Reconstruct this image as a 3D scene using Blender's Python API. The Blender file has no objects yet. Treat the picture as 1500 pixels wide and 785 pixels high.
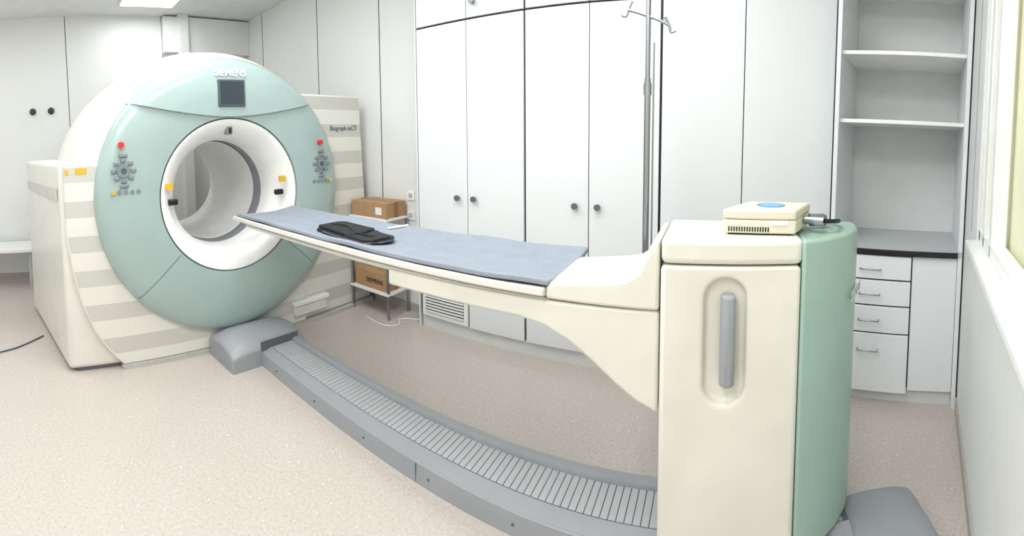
import bpy, bmesh, math, random
from mathutils import Vector, Matrix
random.seed(3)
COL=bpy.context.collection
# ---------------------------------------------------------------- materials
def srgb(r,g,b):
    f=lambda c:(c/255/12.92) if c/255<=.04045 else ((c/255+.055)/1.055)**2.4
    return (f(r),f(g),f(b),1)
def mat(name,col,rough=.5,metal=0,noise=0.03,nscale=6,bump=0,bscale=60,emit=None,estr=0,coat=0,bdist=.004):
    m=bpy.data.materials.new(name);m.use_nodes=True;nt=m.node_tree;b=nt.nodes['Principled BSDF']
    b.inputs['Roughness'].default_value=rough;b.inputs['Metallic'].default_value=metal
    b.inputs['Coat Weight'].default_value=coat
    tc=nt.nodes.new('ShaderNodeTexCoord');n=nt.nodes.new('ShaderNodeTexNoise');n.inputs['Scale'].default_value=nscale
    nt.links.new(tc.outputs['Object'],n.inputs['Vector'])
    r=nt.nodes.new('ShaderNodeValToRGB')
    r.color_ramp.elements[0].position=.3;r.color_ramp.elements[1].position=.7
    r.color_ramp.elements[0].color=tuple(c*(1-noise) for c in col[:3])+(1,)
    r.color_ramp.elements[1].color=tuple(min(1,c*(1+noise)) for c in col[:3])+(1,)
    nt.links.new(n.outputs['Fac'],r.inputs['Fac']);nt.links.new(r.outputs['Color'],b.inputs['Base Color'])
    if bump:
        n2=nt.nodes.new('ShaderNodeTexNoise');n2.inputs['Scale'].default_value=bscale
        nt.links.new(tc.outputs['Object'],n2.inputs['Vector'])
        bp=nt.nodes.new('ShaderNodeBump');bp.inputs['Strength'].default_value=bump;bp.inputs['Distance'].default_value=bdist
        nt.links.new(n2.outputs['Fac'],bp.inputs['Height']);nt.links.new(bp.outputs['Normal'],b.inputs['Normal'])
    if emit:
        b.inputs['Emission Color'].default_value=emit;b.inputs['Emission Strength'].default_value=estr
    return m
def floor_mat():
    m=bpy.data.materials.new('speckled_vinyl');m.use_nodes=True;nt=m.node_tree;b=nt.nodes['Principled BSDF']
    b.inputs['Roughness'].default_value=.2
    tc=nt.nodes.new('ShaderNodeTexCoord')
    def noise(s,d=2):
        n=nt.nodes.new('ShaderNodeTexNoise');n.inputs['Scale'].default_value=s;n.inputs['Detail'].default_value=d
        nt.links.new(tc.outputs['Object'],n.inputs['Vector']);return n
    def ramp(src,p0,c0,p1,c1):
        r=nt.nodes.new('ShaderNodeValToRGB');e=r.color_ramp.elements
        e[0].position=p0;e[0].color=c0;e[1].position=p1;e[1].color=c1
        nt.links.new(src,r.inputs['Fac']);return r
    base=ramp(noise(70,4).outputs['Fac'],.35,srgb(192,181,173),.65,srgb(203,194,187))
    def specks(scale,thr,prev,col,sel):
        v=nt.nodes.new('ShaderNodeTexVoronoi');v.inputs['Scale'].default_value=scale
        nt.links.new(tc.outputs['Object'],v.inputs['Vector'])
        d=ramp(v.outputs['Distance'],thr,(1,1,1,1),thr+.06,(0,0,0,1))
        sep=nt.nodes.new('ShaderNodeSeparateColor');nt.links.new(v.outputs['Color'],sep.inputs[0])
        s=ramp(sep.outputs[0],sel,(0,0,0,1),sel+.04,(1,1,1,1))
        mu=nt.nodes.new('ShaderNodeMath');mu.operation='MULTIPLY'
        nt.links.new(d.outputs['Color'],mu.inputs[0]);nt.links.new(s.outputs['Color'],mu.inputs[1])
        mx=nt.nodes.new('ShaderNodeMixRGB');nt.links.new(mu.outputs[0],mx.inputs['Fac'])
        nt.links.new(prev,mx.inputs[1]);mx.inputs[2].default_value=col;return mx.outputs[0]
    c=specks(40,.10,base.outputs['Color'],srgb(234,230,225),.74)
    c=specks(60,.14,c,srgb(172,159,150),.6)
    nt.links.new(c,b.inputs['Base Color'])
    return m
def stripe_mat(name,c0,c1,period,duty,phase=0):
    m=bpy.data.materials.new(name);m.use_nodes=True;nt=m.node_tree;b=nt.nodes['Principled BSDF'];b.inputs['Roughness'].default_value=.4
    g=nt.nodes.new('ShaderNodeTexCoord');s=nt.nodes.new('ShaderNodeSeparateXYZ');nt.links.new(g.outputs['Object'],s.inputs[0])
    a=nt.nodes.new('ShaderNodeMath');a.operation='MULTIPLY_ADD';a.inputs[1].default_value=1/period;a.inputs[2].default_value=phase
    nt.links.new(s.outputs['Z'],a.inputs[0])
    f=nt.nodes.new('ShaderNodeMath');f.operation='FRACT';nt.links.new(a.outputs[0],f.inputs[0])
    l=nt.nodes.new('ShaderNodeMath');l.operation='LESS_THAN';l.inputs[1].default_value=duty;nt.links.new(f.outputs[0],l.inputs[0])
    mx=nt.nodes.new('ShaderNodeMixRGB');mx.inputs[1].default_value=c0;mx.inputs[2].default_value=c1
    nt.links.new(l.outputs[0],mx.inputs[0]);nt.links.new(mx.outputs[0],b.inputs['Base Color']);return m
CREAM=mat('cream_plastic',srgb(229,226,215),.34,bump=.05,bscale=300)
CREAM2=mat('cream_shell',srgb(229,227,219),.32)
WHITE=mat('white_plastic',srgb(243,243,241),.3)
MINT=mat('mint_paint',srgb(164,184,181),.26,noise=.02,coat=.35)
MINT2=mat('mint_paint_hood',srgb(167,187,184),.26,noise=.02,coat=.35)
MINTP=mat('mint_metallic',srgb(164,192,181),.36,metal=.1,noise=.02)
STRIPE=stripe_mat('striped_cover',srgb(229,227,219),srgb(204,202,195),.235,.47,.512)
SEAM=mat('dark_seam',srgb(70,75,78),.6)
SEAML=mat('mint_seam',srgb(110,130,126),.6)
GREY=mat('grey_plastic',srgb(156,159,165),.42,bump=.04,bscale=300)
GREYD=mat('grey_groove',srgb(96,100,106),.6)
GREYL=mat('grey_slat',srgb(182,184,188),.45,bump=.04,bscale=300)
RING=mat('grey_bore_band',srgb(140,143,147),.4)
PAD=mat('blue_grey_pad',srgb(148,156,168),.8,noise=.05,nscale=14,bump=.4,bscale=12,bdist=.01)
BLACK=mat('black_nylon',srgb(20,21,26),.55,bump=.5,bscale=22,bdist=.008)
BLK=mat('black_plastic',srgb(18,18,20),.4)
SCREEN=mat('screen_glass',srgb(52,62,70),.12)
RED=mat('red_button',srgb(215,50,55),.35)
YEL=mat('yellow_label',srgb(225,180,50),.5)
BTN=mat('grey_button',srgb(128,138,142),.4)
BTND=mat('dark_button',srgb(80,90,98),.4)
CHROME=mat('chrome',srgb(165,168,172),.28,metal=1)
KNOB=mat('knob_metal',srgb(120,122,126),.35,metal=.6)
DOOR=mat('door_laminate',srgb(231,234,236),.40,noise=.008,nscale=2)
NAVY=mat('dark_navy_carcass',srgb(38,44,62),.6)
WALL=mat('wall_panel',srgb(229,231,229),.5,noise=.01,nscale=2)
CEIL=mat('ceiling_white',srgb(236,237,237),.7)
NICHE=mat('shelf_laminate',srgb(222,224,223),.5)
DESK=mat('desk_grey',srgb(190,195,198),.4)
CARD=mat('cardboard',srgb(176,140,104),.8,noise=.08,nscale=20)
TAPE=mat('tape_brown',srgb(150,110,78),.4)
BEIGE=mat('device_beige',srgb(224,219,200),.45)
BLUE=mat('blue_label',srgb(90,150,200),.5)
BLUE2=mat('blue_label_light',srgb(120,175,215),.5)
PAPER=mat('paper_label',srgb(240,240,238),.6)
LAMP=mat('lamp_panel',srgb(255,255,255),.5,emit=(1,1,1,1),estr=2.5)
OUT=mat('daylight_panel',srgb(222,222,190),.6,emit=srgb(225,225,190),estr=.12)
TEXTW=mat('white_lettering',srgb(252,253,253),.5)
TEXTG=mat('grey_lettering',srgb(110,116,120),.5)
TEXTM=mat('mint_lettering',srgb(190,212,203),.5)
FLOOR=floor_mat()
BASEB=mat('baseboard_grey',srgb(175,170,164),.5)
# ---------------------------------------------------------------- helpers
def empty(name,loc=(0,0,0),rz=0):
    e=bpy.data.objects.new(name,None);COL.objects.link(e);e.location=loc;e.rotation_euler=(0,0,rz);e.empty_display_size=.1;return e
def finish(bm,name,parent,mats,bevel=0,seg=3,smooth=False,sharp=40):
    bmesh.ops.recalc_face_normals(bm,faces=bm.faces)
    me=bpy.data.meshes.new(name);bm.to_mesh(me);bm.free()
    if not isinstance(mats,(list,tuple)):mats=[mats]
    for m in mats: me.materials.append(m)
    o=bpy.data.objects.new(name,me);COL.objects.link(o)
    if parent:o.parent=parent
    if bevel:
        b=o.modifiers.new('b','BEVEL');b.width=bevel;b.segments=seg;b.limit_method='ANGLE';b.angle_limit=math.radians(38)
        b.harden_normals=False
    if smooth or bevel:
        for p in me.polygons:p.use_smooth=True
        try:
            me.set_sharp_from_angle(angle=math.radians(sharp))
        except Exception: pass
    return o
def box(name,parent,x0,x1,y0,y1,z0,z1,m,bevel=0,seg=2):
    bm=bmesh.new();bmesh.ops.create_cube(bm,size=1)
    for v in bm.verts:
        v.co=Vector(((x0+x1)/2+v.co.x*(x1-x0),(y0+y1)/2+v.co.y*(y1-y0),(z0+z1)/2+v.co.z*(z1-z0)))
    return finish(bm,name,parent,m,bevel,seg)
def prism(name,parent,pts,axis,a0,a1,m,bevel=0,seg=3,top=None):
    bm=bmesh.new()
    def P(p,a):
        return {'z':(p[0],p[1],a),'y':(p[0],a,p[1]),'x':(a,p[0],p[1])}[axis]
    lo=[bm.verts.new(P(p,a0)) for p in pts];hi=[bm.verts.new(P(p,a1)) for p in (top or pts)]
    bm.faces.new(lo);bm.faces.new(hi[::-1])
    n=len(pts)
    for i in range(n):bm.faces.new((lo[i],lo[(i+1)%n],hi[(i+1)%n],hi[i]))
    return finish(bm,name,parent,m,bevel,seg)
def lathe(name,parent,prof,cy,cz,mats,n=128,ys=1.0,ysf=None):
    bm=bmesh.new();rings=[]
    for k,(x,r,mi) in enumerate(prof):
        s=ysf(x) if ysf else ys
        rings.append([bm.verts.new((x,cy+r*s*math.cos(2*math.pi*i/n),cz+r*math.sin(2*math.pi*i/n))) for i in range(n)])
    for k in range(len(prof)-1):
        for i in range(n):
            f=bm.faces.new((rings[k][i],rings[k][(i+1)%n],rings[k+1][(i+1)%n],rings[k+1][i]));f.material_index=prof[k+1][2]
    return finish(bm,name,parent,mats,smooth=True)
def tube(name,parent,pts,r,m,smooth=True,cyc=False):
    c=bpy.data.curves.new(name,'CURVE');c.dimensions='3D';c.bevel_depth=r;c.bevel_resolution=4;c.use_fill_caps=True
    s=c.splines.new('NURBS' if smooth and len(pts)>2 else 'POLY');s.points.add(len(pts)-1)
    for p,q in zip(s.points,pts):p.co=(*q,1)
    if s.type=='NURBS':s.use_endpoint_u=True;s.order_u=3
    s.use_cyclic_u=cyc
    o=bpy.data.objects.new(name,c);COL.objects.link(o)
    bpy.context.view_layer.update()
    me=bpy.data.meshes.new_from_object(o.evaluated_get(bpy.context.evaluated_depsgraph_get()))
    bpy.data.objects.remove(o);me.materials.clear();me.materials.append(m)
    for p in me.polygons:p.use_smooth=True
    o=bpy.data.objects.new(name,me);COL.objects.link(o)
    if parent:o.parent=parent
    return o
def cyl(name,parent,p0,p1,r,m,n=24,r2=None):
    bm=bmesh.new();p0=Vector(p0);p1=Vector(p1);d=p1-p0
    bmesh.ops.create_cone(bm,cap_ends=True,segments=n,radius1=r,radius2=r if r2 is None else r2,depth=d.length)
    q=d.to_track_quat('Z','Y').to_matrix().to_4x4()
    bmesh.ops.transform(bm,matrix=Matrix.Translation((p0+p1)/2)@q,verts=bm.verts)
    return finish(bm,name,parent,m,smooth=True)
def text(name,parent,body,size,loc,rot,m,align='CENTER',squash=1,fat=0):
    c=bpy.data.curves.new(name,'FONT');c.body=body;c.size=size;c.extrude=.001;c.align_x=align;c.align_y='CENTER';c.offset=fat
    o=bpy.data.objects.new(name,c);COL.objects.link(o);bpy.context.view_layer.update()
    me=bpy.data.meshes.new_from_object(o.evaluated_get(bpy.context.evaluated_depsgraph_get()))
    bpy.data.objects.remove(o);me.materials.clear();me.materials.append(m)
    o=bpy.data.objects.new(name,me);COL.objects.link(o);o.location=loc;o.rotation_euler=rot;o.scale=(squash,1,1)
    if parent:o.parent=parent
    return o
FX=(math.pi/2,0,math.pi/2)   # text facing +X
# ---------------------------------------------------------------- camera
F=631.7;CY=238.9;P=math.radians(3.48);YAW=math.radians(26.91);ROLL=math.radians(-.31);H=1.5
cam=bpy.data.cameras.new('camera');co=bpy.data.objects.new('camera',cam);COL.objects.link(co)
M=Matrix.Rotation(YAW,4,'Z')@Matrix.Rotation(math.pi/2-P,4,'X')@Matrix.Rotation(ROLL,4,'Z')
co.matrix_world=Matrix.Translation((0,0,H))@M
cam.type='PANO';cam.clip_start=.02
for holder in (cam,getattr(cam,'cycles',None)):
    if holder is None or not hasattr(holder,'panorama_type'):continue
    holder.panorama_type='CENTRAL_CYLINDRICAL'
    holder.central_cylindrical_range_u_min=-750/F
    holder.central_cylindrical_range_u_max=750/F
    holder.central_cylindrical_range_v_min=-(785-CY)/F
    holder.central_cylindrical_range_v_max=CY/F
    holder.central_cylindrical_radius=1.0
bpy.context.scene.camera=co
# ---------------------------------------------------------------- room
ZC=3.12;YB=2.80;O=(.80,2.31);A=-math.radians(28)
floorpts=[(-5.3,-1.9),(-5.3,3.4),(2.1,3.4),(2.1,-1.9)]
prism('floor',None,floorpts,'z',-.1,0,FLOOR)
prism('ceiling',None,floorpts,'z',ZC,ZC+.1,CEIL)
box('wall_left',None,-5.3,-5.2,-1.9,3.4,0,ZC,WALL)
box('wall_back',None,-5.2,-2.16,YB,YB+.1,0,ZC,WALL)
box('wall_behind_cabinets',None,-2.16,2.1,3.3,3.4,0,ZC,WALL)
box('wall_front',None,-5.2,2.1,-1.9,-1.8,0,ZC,WALL)
rw=empty('wall_right',(O[0],O[1],0),A)
ws=.625
box('wall_lower',rw,ws,ws+.12,-4.6,1.0,0,1.06,WALL)
box('wall_upper',rw,ws,ws+.12,-4.6,1.0,2.75,ZC,WALL)
box('wall_end',rw,ws,ws+.12,-.50,1.0,1.06,2.75,WALL)
box('wall_far',rw,ws,ws+.12,-4.6,-3.0,1.06,2.75,WALL)
win=empty('window_1',(O[0],O[1],0),A)
box('sill',win,ws-.05,ws+.12,-3.0,-.50,1.06,1.09,WHITE,.006)
for i,t in enumerate([-.50,-.62,-.80,-1.75,-2.6]):
    box('mullion_%d'%i,win,ws+.01,ws+.07,t-.05,t,1.09,2.75,WHITE,.006)
box('frame_bottom',win,ws+.01,ws+.07,-3.0,-.50,1.09,1.14,WHITE,.005)
box('frame_top',win,ws+.01,ws+.07,-3.0,-.50,2.70,2.75,WHITE,.005)
box('blind',win,ws+.085,ws+.10,-3.0,-.50,1.09,2.75,OUT)
box('trim_joint',rw,ws-.001,ws,-.30,-.294,1.09,ZC,SEAM)
def joint_x(y,z0=0,z1=ZC):return box('trim_joint',None,-5.2,-5.197,y-.004,y+.004,z0,z1,SEAM)
joint_x(.42);joint_x(1.62);joint_x(-.75);joint_x(-1.3)
for x in (-3.62,-2.72,-4.75):box('trim_joint',None,x-.004,x+.004,YB-.003,YB,0,ZC,SEAM)
box('trim_boxing',None,-5.2,-5.1,1.62,YB,2.66,ZC-.02,WALL,.004)
box('trim_duct',None,-5.2,-5.06,1.8,1.93,0,ZC,WALL,.004)
box('baseboard_left',None,-5.2,-5.185,-1.8,YB,0,.07,BASEB)
box('baseboard_back',None,-5.2,-2.16,YB-.015,YB,0,.07,BASEB)
b=box('baseboard_right',None,ws-.012,ws,-4.2,0,0,.07,BASEB);b.location=(O[0],O[1],0);b.rotation_euler=(0,0,A)
def lamp(x,y,sx,sy,pw):
    e=empty('ceiling_light')
    box('frame',e,x-sx/2-.02,x+sx/2+.02,y-sy/2-.02,y+sy/2+.02,ZC-.02,ZC,WHITE,.004)
    box('diffuser',e,x-sx/2,x+sx/2,y-sy/2,y+sy/2,ZC-.028,ZC-.018,LAMP)
    l=bpy.data.lights.new('lamp','AREA');l.shape='RECTANGLE';l.size=sx;l.size_y=sy;l.energy=pw;l.color=(.975,.988,1)
    o=bpy.data.objects.new('lamp',l);COL.objects.link(o);o.location=(x,y,ZC-.035);o.parent=e
LS=.64
lamp(-4.62,1.32,.3,.6,14*LS);lamp(-2.2,.9,.6,1.2,43*LS);lamp(-.5,1.2,.6,1.2,37*LS);lamp(-3.4,-.7,.6,1.2,24*LS);lamp(-.75,-.6,.6,1.2,60*LS)  # first panel is in view; the others are unseen, added to brighten the room
# ---------------------------------------------------------------- tall cabinet
cab=empty('tall_wall_cabinet')
xe=[-2.14,-1.68,-1.225,-.78,-.33,.17,.735]
box('carcass',cab,-2.14,.735,2.621,3.1,.10,ZC-.005,NAVY)
box('plinth',cab,-2.13,.73,2.625,3.1,0,.10,NICHE)
box('side_panel',cab,-2.152,-2.14,2.60,3.1,0,ZC-.005,DOOR)
for i in range(6):
    g0=.008 if i%2==0 else .003;g1=.003 if i%2==0 else .008
    x0=xe[i]+g0;x1=xe[i+1]-g1
    zb=.40 if i==0 else .10
    box('door_leaf_%d'%i,cab,x0,x1,2.60,2.62,zb,2.325 if i<4 else ZC-.01,DOOR,.002)
    if i<4:box('upper_leaf_%d'%i,cab,x0,x1,2.60,2.62,2.34,ZC-.01,DOOR,.002)
def knob(x,z):
    cyl('knob_stem',cab,(x,2.60,z),(x,2.58,z),.008,KNOB);cyl('knob',cab,(x,2.582,z),(x,2.562,z),.019,KNOB,r2=.021)
for x,z in ((-1.755,1.06),(-1.615,1.06),(-.865,1.06),(-.715,1.06),(-1.615,2.44),(-.715,2.44)):knob(x,z)
gr=empty('ventilation_grille')
box('frame',gr,-2.115,-1.69,2.598,2.62,.105,.385,WHITE,.004)
box('recess',gr,-2.08,-1.725,2.596,2.60,.14,.35,SEAM)
for i in range(9):box('louvre_%d'%i,gr,-2.08,-1.725,2.588,2.597,.145+i*.023,.156+i*.023,WHITE)
# ---------------------------------------------------------------- open shelf unit + drawers (angled)
sh=empty('open_shelf_unit',(O[0],O[1],0),A)
d=.60
box('side_left',sh,-.145,-.12,0,d,.906,ZC-.01,DOOR,.002)
box('side_right',sh,.59,.615,0,d,.906,ZC-.01,DOOR,.002)
box('back_panel',sh,-.12,.59,d-.02,d,.906,ZC-.01,NICHE)
for z in (1.64,2.03,2.5):box('shelf',sh,-.12,.59,.04,d-.02,z-.022,z,WHITE,.002)
dr=empty('drawer_cabinet',(O[0],O[1],0),A)
box('desktop',dr,-.145,.615,.0,d,.875,.905,DESK)
box('desktop_edge',dr,-.118,.588,-.012,.0,.873,.905,BLK,.003)
box('side_left',dr,-.145,-.12,0,d,0,.875,DOOR,.002)
box('side_right',dr,.59,.615,0,d,0,.875,DOOR,.002)
box('carcass',dr,-.118,.33,.02,d-.02,.09,.873,NAVY)
box('plinth',dr,-.118,.588,.05,.1,0,.09,NICHE)
box('side_door',dr,.335,.588,.015,.035,.09,.868,DOOR,.002)
for i,(z0,z1) in enumerate([(.075,.412),(.422,.572),(.582,.722),(.732,.866)]):
    box('drawer_front_%d'%i,dr,-.115,.328,.0,.02,z0,z1,DOOR,.003)
    zz=z1-.075 if i else z1-.09
    tube('drawer_handle_%d'%i,dr,[(.04,.0,zz),(.04,-.028,zz),(.155,-.028,zz),(.155,.0,zz)],.004,CHROME,False)
# ---------------------------------------------------------------- ct scanner
ct=empty('ct_scanner')
cy,cz=1.345,1.135
prof=[(-4.12,.39,0),(-3.19,.39,0),(-3.19,.40,2),(-3.07,.40,2),(-3.07,.395,0),(-3.0,.397,0),(-2.92,.41,0),(-2.85,.445,0),(-2.80,.49,0),(-2.775,.53,0),(-2.775,.54,0),(-2.785,.543,3),(-2.785,.549,3)]
lathe('bore',ct,prof,cy,cz,[WHITE,MINT,RING,SEAML])
prof=[(-2.785,.549,1),(-2.768,.552,1),(-2.762,.60,1),(-2.757,.75,1),(-2.768,.88,1),(-2.785,.94,1),(-2.81,.972,1),(-2.84,.985,1),(-2.87,.985,1)]
lathe('front_ring',ct,prof,cy,cz,[WHITE,MINT])
prof=[(-2.865,.98,0),(-2.872,.995,0),(-2.89,1.01,0),(-3.0,1.055,0),(-3.2,1.10,0),(-3.5,1.125,0),(-3.9,1.125,0),(-4.05,1.10,0),(-4.12,1.04,0),(-4.12,.39,0)]
lathe('rear_shell',ct,prof,cy,cz,[CREAM2],ysf=lambda x:1+.07*min(1,max(0,(-2.87-x)/.8)))
def face_x(r):
    xs=[(.5,-2.768),(.552,-2.768),(.6,-2.762),(.75,-2.757),(.88,-2.768),(.94,-2.785),(.972,-2.81),(.985,-2.84)]
    for (r0,x0),(r1,x1) in zip(xs,xs[1:]):
        if r0<=r<=r1:return x0+(x1-x0)*(r-r0)/(r1-r0)
    return xs[-1][1]
def hood():
    bm=bmesh.new();n=72;m=14;g=[];R=.983
    for i in range(n+1):
        y=-.74+1.48*i/n
        u=y/.64
        zl=.557+.085*min(1.3,abs(u))**1.7
        zt=max(math.sqrt(R*R-y*y),zl+.001)
        e=min(1,(1-abs(y)/.74)/.12)
        row=[bm.verts.new((face_x(math.hypot(y,zl))-.004,cy+y,cz+zl-.004))]
        for j in range(m+1):
            z=zl+(zt-zl)*j/m
            lift=.018*e*(1-.6*(j/m)**4)
            row.append(bm.verts.new((face_x(math.hypot(y,z))+.001+lift,cy+y,cz+z)))
        row.append(bm.verts.new((-2.86,cy+y,cz+zt)))
        g.append(row)
    for i in range(n):
        for j in range(m+2):bm.faces.new((g[i][j],g[i+1][j],g[i+1][j+1],g[i][j+1]))
    return finish(bm,'front_hood',ct,MINT2,smooth=True)
hood()
box('screen_bezel',ct,-2.76,-2.728,cy-.105,cy+.105,cz+.625,cz+.815,BTND,.006)
box('screen',ct,-2.73,-2.724,cy-.088,cy+.088,cz+.645,cz+.80,SCREEN)
text('lettering_top',ct,'SIEMENS',.066,(-2.742,cy+.0,cz+.862),(math.radians(84),0,math.pi/2),TEXTW,fat=.001)
def controls(y,z,k=1):
    cyl('stop_button',ct,(-2.77,y-.01,z+.17),(-2.735,y-.01,z+.17),.02,RED)
    cyl('dial',ct,(-2.765,y,z),(-2.748,y,z),.045,BTN)
    cyl('dial_centre',ct,(-2.765,y,z),(-2.744,y,z),.018,BTND)
    for i in range(8):
        a=i*math.pi/4
        r=.068
        box('dial_key',ct,-2.765,-2.748,y+r*math.cos(a)-.018,y+r*math.cos(a)+.018,z+r*math.sin(a)-.013,z+r*math.sin(a)+.013,BTN,.005)
    for s in (-1,1):
        box('key_wide',ct,-2.765,-2.748,y-.03,y+.03,z+s*.1-.013,z+s*.1+.013,BTN,.006)
    for i in range(5):
        cyl('small_button',ct,(-2.785,y-.075+i*.042,z-.14),(-2.752,y-.075+i*.042,z-.14),.014,YEL if (i==0 and k==1) or (i==4 and k==2) else BTN)
controls(.555,1.355,1);controls(2.13,1.315,2)
for (yy,zz) in ((cy-.50,cz+.07),(cy+.40,cz+.06)):
    box('label',ct,-2.80,-2.772,yy-.0,yy+.05,zz,zz+.045,YEL,.001)
for yy in (cy-.48,cy+.37):
    box('laser_slot',ct,-2.83,-2.795 if yy<cy else -2.79,yy,yy+.07,cz-.04,cz+.002,BLK,.01)
box('laser_top',ct,-2.86,-2.80,cy-.02,cy+.03,cz+.43,cz+.50,BTN,.012)
box('laser_top_lens',ct,-2.82,-2.795,cy-.006,cy+.018,cz+.44,cz+.48,BLK,.006)
def seam(a0):
    c_,s_=math.cos(a0),math.sin(a0)
    bm=bmesh.new();w=.0025
    rr=[.556,.60,.75,.88,.94,.972];vs=[]
    for r in rr:
        x=face_x(r)+.0015
        vs.append((bm.verts.new((x,cy+r*c_-w*s_,cz+r*s_+w*c_)),bm.verts.new((x,cy+r*c_+w*s_,cz+r*s_-w*c_))))
    for a,b_ in zip(vs,vs[1:]):bm.faces.new((a[0],a[1],b_[1],b_[0]))
    finish(bm,'face_seam',ct,SEAML)
seam(math.radians(222));seam(math.radians(-42))
prism('left_housing',ct,[(-2.88,.14),(-2.88,.86),(-4.15,.86),(-4.15,-.11)],'z',0.02,1.43,CREAM2,.035,4)
prism('side_band',ct,[(-2.95,.122),(-4.1,-.094),(-4.1,-.105),(-2.95,.111)],'z',1.17,1.25,mat('band_grey',srgb(206,204,196),.4))
prism('right_housing',ct,[(-2.88,1.84),(-2.88,2.6),(-4.15,2.6),(-4.15,1.84)],'z',.02,1.43,CREAM2,.03)
prism('tower_right',ct,[(1.95,.03),(2.765,.03),(2.675,1.885),(1.95,1.885)],'x',-3.0,-2.87,STRIPE,.02)
box('lower_housing',ct,-4.15,-2.88,.8,1.9,.02,.55,CREAM2,.01)
prism('front_cover',ct,[(.165,1.405),(.165,1.0),(.19,.75),(.24,.5),(.33,.27),(.45,.1),(.52,.03),(2.0,.03),(2.0,.45),(.8,.45),(.8,1.405)],'x',-2.885,-2.845,STRIPE,.012)
tube('cover_edge',ct,[(-2.85,.165,1.0),(-2.85,.19,.75),(-2.85,.24,.5),(-2.85,.33,.27),(-2.85,.45,.1),(-2.85,.52,.035)],.006,CREAM)
box('label_left',ct,-2.85,-2.842,.245,.32,1.345,1.385,YEL);box('label_left_small',ct,-2.85,-2.842,.175,.20,1.345,1.38,YEL)
box('kick_strip',ct,-2.95,-2.835,.5,2.76,0,.03,mat('kick',srgb(190,190,186),.5))
box('kick_strip_left',ct,-4.1,-2.9,.2,.5,0,.03,GREYD)
box('service_handle',ct,-2.89,-2.822,1.87,2.21,.085,.195,CREAM2,.014)
box('service_handle_lip',ct,-2.89,-2.81,1.86,2.22,.175,.21,WHITE,.008)
text('lettering_side',ct,'Biograph mCT',.058,(-2.866,2.475,1.60),FX,TEXTG,squash=.9)
# ---------------------------------------------------------------- floor rail
fr=empty('floor_rail')
X0,X1=-2.62,.52
bs=prism('base',fr,[(1.366,0),(1.372,.088),(1.376,.092),(1.382,.092),(1.436,.112),(1.440,.112),(1.444,.106),(1.607,.106),(1.612,.124),(1.63,.130),(1.655,.130),(1.67,.112),(1.67,0)],'x',X0,X1,GREY)
box('tread_bed',fr,X0+.1,X1,1.445,1.606,.105,.108,GREYD)
bm=bmesh.new();x=X0+.1
while x<X1-.03:
    r=bmesh.ops.create_cube(bm,size=1)
    for v in r['verts']:v.co=Vector((x+.0135+v.co.x*.0265,1.5255+v.co.y*.160,.109+v.co.z*.004))
    x+=.0305
finish(bm,'tread_slats',fr,GREYL)
for x in (-2.3,-1.9,-1.5,-1.1,-.7):cyl('screw',fr,(x,1.375,.045),(x,1.364,.045),.005,GREYD)
box('joint',fr,-1.172,-1.169,1.366,1.372,0,.085,GREYD)
def cap(name,x0,x1,y0,y1,h,flip):
    bm=bmesh.new();n=12;m=16;g=[]
    for i in range(n+1):
        u=i/n;x=x0+(x1-x0)*u
        uu=u if not flip else 1-u
        hh=h*(.80+.2*math.sin(math.pi*min(1,uu*1.1)))*(1 if uu<.8 else 1-.25*((uu-.8)/.2)**2)
        row=[]
        yy0=y0+.02*uu;yy1=y1-.02*uu
        row.append((x,yy0,0))
        for j in range(m+1):
            v=j/m;e=1-abs(2*v-1)**4
            row.append((x,yy0+(yy1-yy0)*v,hh*(.72+.28*e)))
        row.append((x,yy1,0));g.append([bm.verts.new(p) for p in row])
    for i in range(n):
        for j in range(len(g[0])-1):bm.faces.new((g[i][j],g[i+1][j],g[i+1][j+1],g[i][j+1]))
    bm.faces.new(g[0]);bm.faces.new(g[-1])
    return finish(bm,name,fr,GREY,.012,3)
cap('end_cap_gantry',-2.83,-2.48,1.13,1.74,.20,False)
box('cap_gap',fr,-2.484,-2.478,1.36,1.66,.10,.165,GREYD,.002)
cap('end_cap_foot',.50,.83,1.22,1.60,.105,False)
# ---------------------------------------------------------------- patient table
pt=empty('patient_table')
low=prism('pedestal_body',pt,[(-.16,1.315),(.285,1.325),(.285,1.64),(-.16,1.64)],'z',.132,1.10,CREAM,.018,4)
def stadium(cx,cz_,hw,hh,n=16):
    pts=[]
    for i in range(n+1):
        a=math.pi*i/n;pts.append((cx+hw*math.cos(a),cz_+(hh-hw)+hw*math.sin(a)))
    for i in range(n+1):
        a=math.pi+math.pi*i/n;pts.append((cx+hw*math.cos(a),cz_-(hh-hw)+hw*math.sin(a)))
    return pts
cut=prism('cut',None,stadium(.045,.86,.066,.205),'y',1.2,1.352,CREAM)
bo=low.modifiers.new('c','BOOLEAN');bo.object=cut;bo.operation='DIFFERENCE';bo.solver='EXACT'
low.modifiers.move(1,0)
bpy.context.view_layer.update()
me=bpy.data.meshes.new_from_object(low.evaluated_get(bpy.context.evaluated_depsgraph_get()))
low.modifiers.clear();low.data=me;bpy.data.objects.remove(cut)
prism('grab_handle',pt,[(.03,1.345),(.03,1.315),(.045,1.30),(.072,1.302),(.078,1.315),(.074,1.345)],'z',.72,1.015,GREY,.01,3)
prism('pedestal_cap',pt,[(-.16,1.318),(.29,1.328),(.29,1.64),(-.16,1.64)],'z',1.104,1.19,CREAM,.022,4)
mp=[(.287,1.325),(.345,1.343),(.405,1.374),(.46,1.416),(.508,1.47),(.54,1.53),(.55,1.60),(.55,1.64),(.287,1.64)]
prism('mint_end_panel',pt,mp,'z',.12,1.185,MINTP,.012,3)
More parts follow.
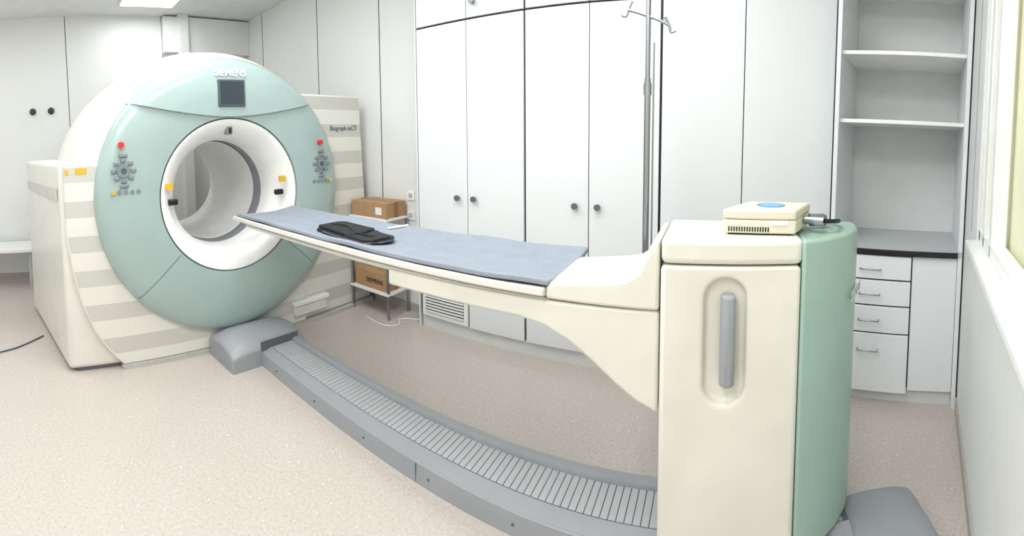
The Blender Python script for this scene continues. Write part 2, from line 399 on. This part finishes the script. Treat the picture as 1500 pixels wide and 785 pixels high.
text('lettering_end',pt,'SIEMENS',.055,(.532,1.497,.95),(math.pi/2,0,math.radians(60)),TEXTM,squash=.8)
prism('support_arm',pt,[(-.165,.945),(-1.28,.935),(-1.28,.865),(-.66,.865),(-.56,.85),(-.47,.81),(-.39,.755),(-.31,.69),(-.24,.64),(-.165,.605)],'y',1.335,1.62,CREAM,.012,3)
cov=prism('arm_cover',pt,[(-.165,.95),(-.165,1.18),(-.19,1.165),(-.212,1.12),(-.235,1.07),(-.27,1.045),(-.33,1.032),(-.52,1.012),(-.548,.998),(-.55,.95)],'y',1.325,1.66,CREAM,.012,3)
prism('cover_hatch',pt,[(-.47,1.40),(-.33,1.40),(-.31,1.56),(-.45,1.56)],'z',1.018,1.034,CREAM2,.004)
def slab(name,x0,x1,y0f,y1f,zc,th,m,lift,n=40,k=12,wav=0,par=None):
    bm=bmesh.new();top=[];bot=[]
    for i in range(n+1):
        u=i/n;x=x0+(x1-x0)*u;a=[];b_=[]
        ya,yb=y0f(u),y1f(u)
        for j in range(k+1):
            v=2*j/k-1
            y=(ya+yb)/2+v*(yb-ya)/2
            z=zc+lift*(abs(v)**2.2)+wav*(math.sin(u*31+v*3)*.5+math.sin(u*17-v*5)*.5)
            a.append(bm.verts.new((x,y,z)));b_.append(bm.verts.new((x,y,z-th)))
        top.append(a);bot.append(b_)
    for i in range(n):
        for j in range(k):
            bm.faces.new((top[i][j],top[i+1][j],top[i+1][j+1],top[i][j+1]))
            bm.faces.new((bot[i][j+1],bot[i+1][j+1],bot[i+1][j],bot[i][j]))
        for j in (0,k):bm.faces.new((top[i][j],top[i+1][j],bot[i+1][j],bot[i][j]))
    for i in (0,n):
        for j in range(k):bm.faces.new((top[i][j],top[i][j+1],bot[i][j+1],bot[i][j]))
    return finish(bm,name,par or pt,m,.006,3)
slab('tabletop',-2.735,-.55,lambda u:1.31,lambda u:1.80,.972,.03,CREAM2,.02)
slab('tabletop_rail',-2.60,-.55,lambda u:1.345,lambda u:1.76,.945,.02,CREAM2,.0)
slab('pad',-2.69,-.535,lambda u:1.318+.003*math.sin(u*40),lambda u:1.79+.003*math.sin(u*33),.996,.022,PAD,.022,n=90,wav=.004)
tube('strap',pt,[(-1.62,1.70,1.008),(-1.56,1.74,1.018),(-1.55,1.79,1.02)],.006,PAPER)
# ---------------------------------------------------------------- pouch
po=empty('zipper_pouch',(-1.64,1.48,1.0),math.radians(-6))
def puff(name,pts,z0,z1):
    return prism(name,po,pts,'z',z0,z1,BLACK,.010,4)
puff('lower_half',[(-.23,-.10),(.19,-.11),(.24,-.08),(.24,.05),(.20,.09),(-.22,.10),(-.25,.06),(-.25,-.07)],0,.022)
puff('upper_half',[(-.235,-.085),(.05,-.10),(.08,-.02),(.05,.09),(-.22,.09),(-.245,.05)],.020,.038)
puff('flap',[(.03,-.10),(.19,-.105),(.23,-.07),(.23,.04),(.06,.085),(.09,-.01)],.020,.031)
tube('zip',po,[(-.25,-.07,.013),(-.2,-.108,.013),(.19,-.113,.013),(.243,-.08,.013),(.243,.05,.013)],.003,GREYD)
tube('strap_loop',po,[(-.2,-.02,.038),(-.1,.02,.042),(.0,-.03,.041),(.09,-.05,.033),(.18,-.02,.033)],.004,BLACK)
# ---------------------------------------------------------------- control box on pedestal
db=empty('monitor_interface_box')
q=[(.030,1.385),(.268,1.365),(.358,1.55),(.128,1.57)]
prism('case_lower',db,q,'z',1.196,1.240,BEIGE,.006)
prism('case_upper',db,q,'z',1.241,1.274,BEIGE,.008)
prism('foot_strip',db,[(.05,1.395),(.255,1.378),(.33,1.54),(.135,1.55)],'z',1.190,1.197,BLK)
cyl('round_label',db,(.20,1.475,1.273),(.20,1.475,1.2755),.05,BLUE)
cyl('round_label_core',db,(.20,1.475,1.274),(.20,1.475,1.276),.038,BLUE2)
for i in range(16):
    xx=.05+i*.0085;yy=1.385-.087*(xx-.035)-.0015
    box('vent_%d'%i,db,xx,xx+.004,yy-.001,yy+.004,1.203,1.218,BLK)
box('front_label',db,.19,.245,1.3655,1.375,1.225,1.24,PAPER)
cyl('connector',db,(.315,1.455,1.228),(.352,1.435,1.228),.014,CHROME);cyl('connector_tip',db,(.348,1.437,1.228),(.378,1.425,1.228),.018,CHROME)
tube('cable',db,[(.378,1.425,1.228),(.41,1.43,1.225),(.46,1.50,1.215),(.46,1.56,1.198),(.42,1.60,1.197)],.008,BLK)
box('rear_plug',db,.345,.41,1.50,1.54,1.195,1.235,KNOB,.006)
# ---------------------------------------------------------------- iv pole
iv=empty('iv_pole')
px,py=-.29,1.83
cyl('pole',iv,(px,py,.96),(px,py,1.75),.014,CHROME);cyl('pole_upper',iv,(px,py,1.7),(px,py,2.16),.011,CHROME)
cyl('collar',iv,(px,py,1.68),(px,py,1.73),.018,CHROME)
cyl('side_rod',iv,(px+.026,py,.96),(px+.026,py,1.9),.004,CHROME)
box('clamp',iv,px-.03,px+.035,1.665,py+.02,.955,.99,GREY,.005)
for s,dz in ((-1,.03),(1,-.04)):
    tube('hook_%d'%s,iv,[(px,py,2.01),(px+s*.05,py-.0,2.015+dz*.5),(px+s*.09,py,2.01+dz)],.007,CHROME)
    tube('hook_tip_%d'%s,iv,[(px+s*.07,py,2.045+dz),(px+s*.09,py,2.01+dz),(px+s*.095,py,1.975+dz),(px+s*.115,py,1.99+dz)],.006,CHROME)
# ---------------------------------------------------------------- wall hooks
for y in (-.02,.20):
    e=empty('wall_hook',(-5.2,y,2.0))
    cyl('plate',e,(0,0,0),(.012,0,0),.04,BLK);cyl('stem',e,(.01,0,-.01),(.06,0,.0),.015,BLK);cyl('knob',e,(.055,0,0),(.08,0,0),.03,BLK,r2=.022)
# ---------------------------------------------------------------- bench
be=empty('bench')
box('seat',be,-5.15,-4.7,-1.3,-.02,.42,.46,WHITE,.006)
for y in (-1.2,-.14):
    for x in (-5.1,-4.76):box('leg',be,x-.015,x+.015,y-.015,y+.015,0,.42,GREYL,.003)
box('stretcher',be,-5.1,-4.76,-.155,-.125,.10,.125,WHITE)
# ---------------------------------------------------------------- storage stand & boxes by back wall
st=empty('storage_stand')
for z in (.22,.84):box('board',st,-2.86,-2.40,2.50,2.775,z-.02,z,WHITE,.003)
for x in (-2.85,-2.42):
    for y in (2.51,2.755):box('post',st,x,x+.018,y,y+.018,0,.84,CHROME)
c1=empty('cardboard_box');box('carton',c1,-2.84,-2.42,2.52,2.77,.84,.97,CARD,.004);box('tape',c1,-2.843,-2.417,2.62,2.67,.839,.971,TAPE)
box('label',c1,-2.54,-2.47,2.517,2.521,.87,.93,PAPER)
c1=empty('cardboard_box');box('carton',c1,-2.82,-2.44,2.53,2.75,.22,.38,CARD,.004);box('tape',c1,-2.823,-2.437,2.62,2.67,.219,.381,TAPE)
text('print',c1,'SIEMENS',.055,(-2.58,2.528,.29),(math.pi/2,0,0),BLK)
oe=empty('power_outlet');
for z in (.80,.97):
    box('plate',oe,-2.42,-2.34,YB-.015,YB,z,z+.08,WHITE,.004);cyl('socket',oe,(-2.38,YB-.016,z+.04),(-2.38,YB-.018,z+.04),.022,GREYL)
tube('floor_cable',None,[(-3.5,-.03,.006),(-3.4,-.13,.006),(-3.25,-.3,.006),(-3.15,-.6,.006)],.006,BTND)
tube('floor_cable',None,[(-2.6,2.45,.006),(-2.4,2.38,.006),(-2.25,2.5,.006),(-2.4,2.6,.006),(-2.2,2.68,.006)],.005,WHITE)
# ---------------------------------------------------------------- world
w=bpy.data.worlds.new('world');w.use_nodes=True;w.node_tree.nodes['Background'].inputs[0].default_value=(.9,.95,1,1);w.node_tree.nodes['Background'].inputs[1].default_value=.5
bpy.context.scene.world=w
bpy.context.scene.view_settings.view_transform='Standard'
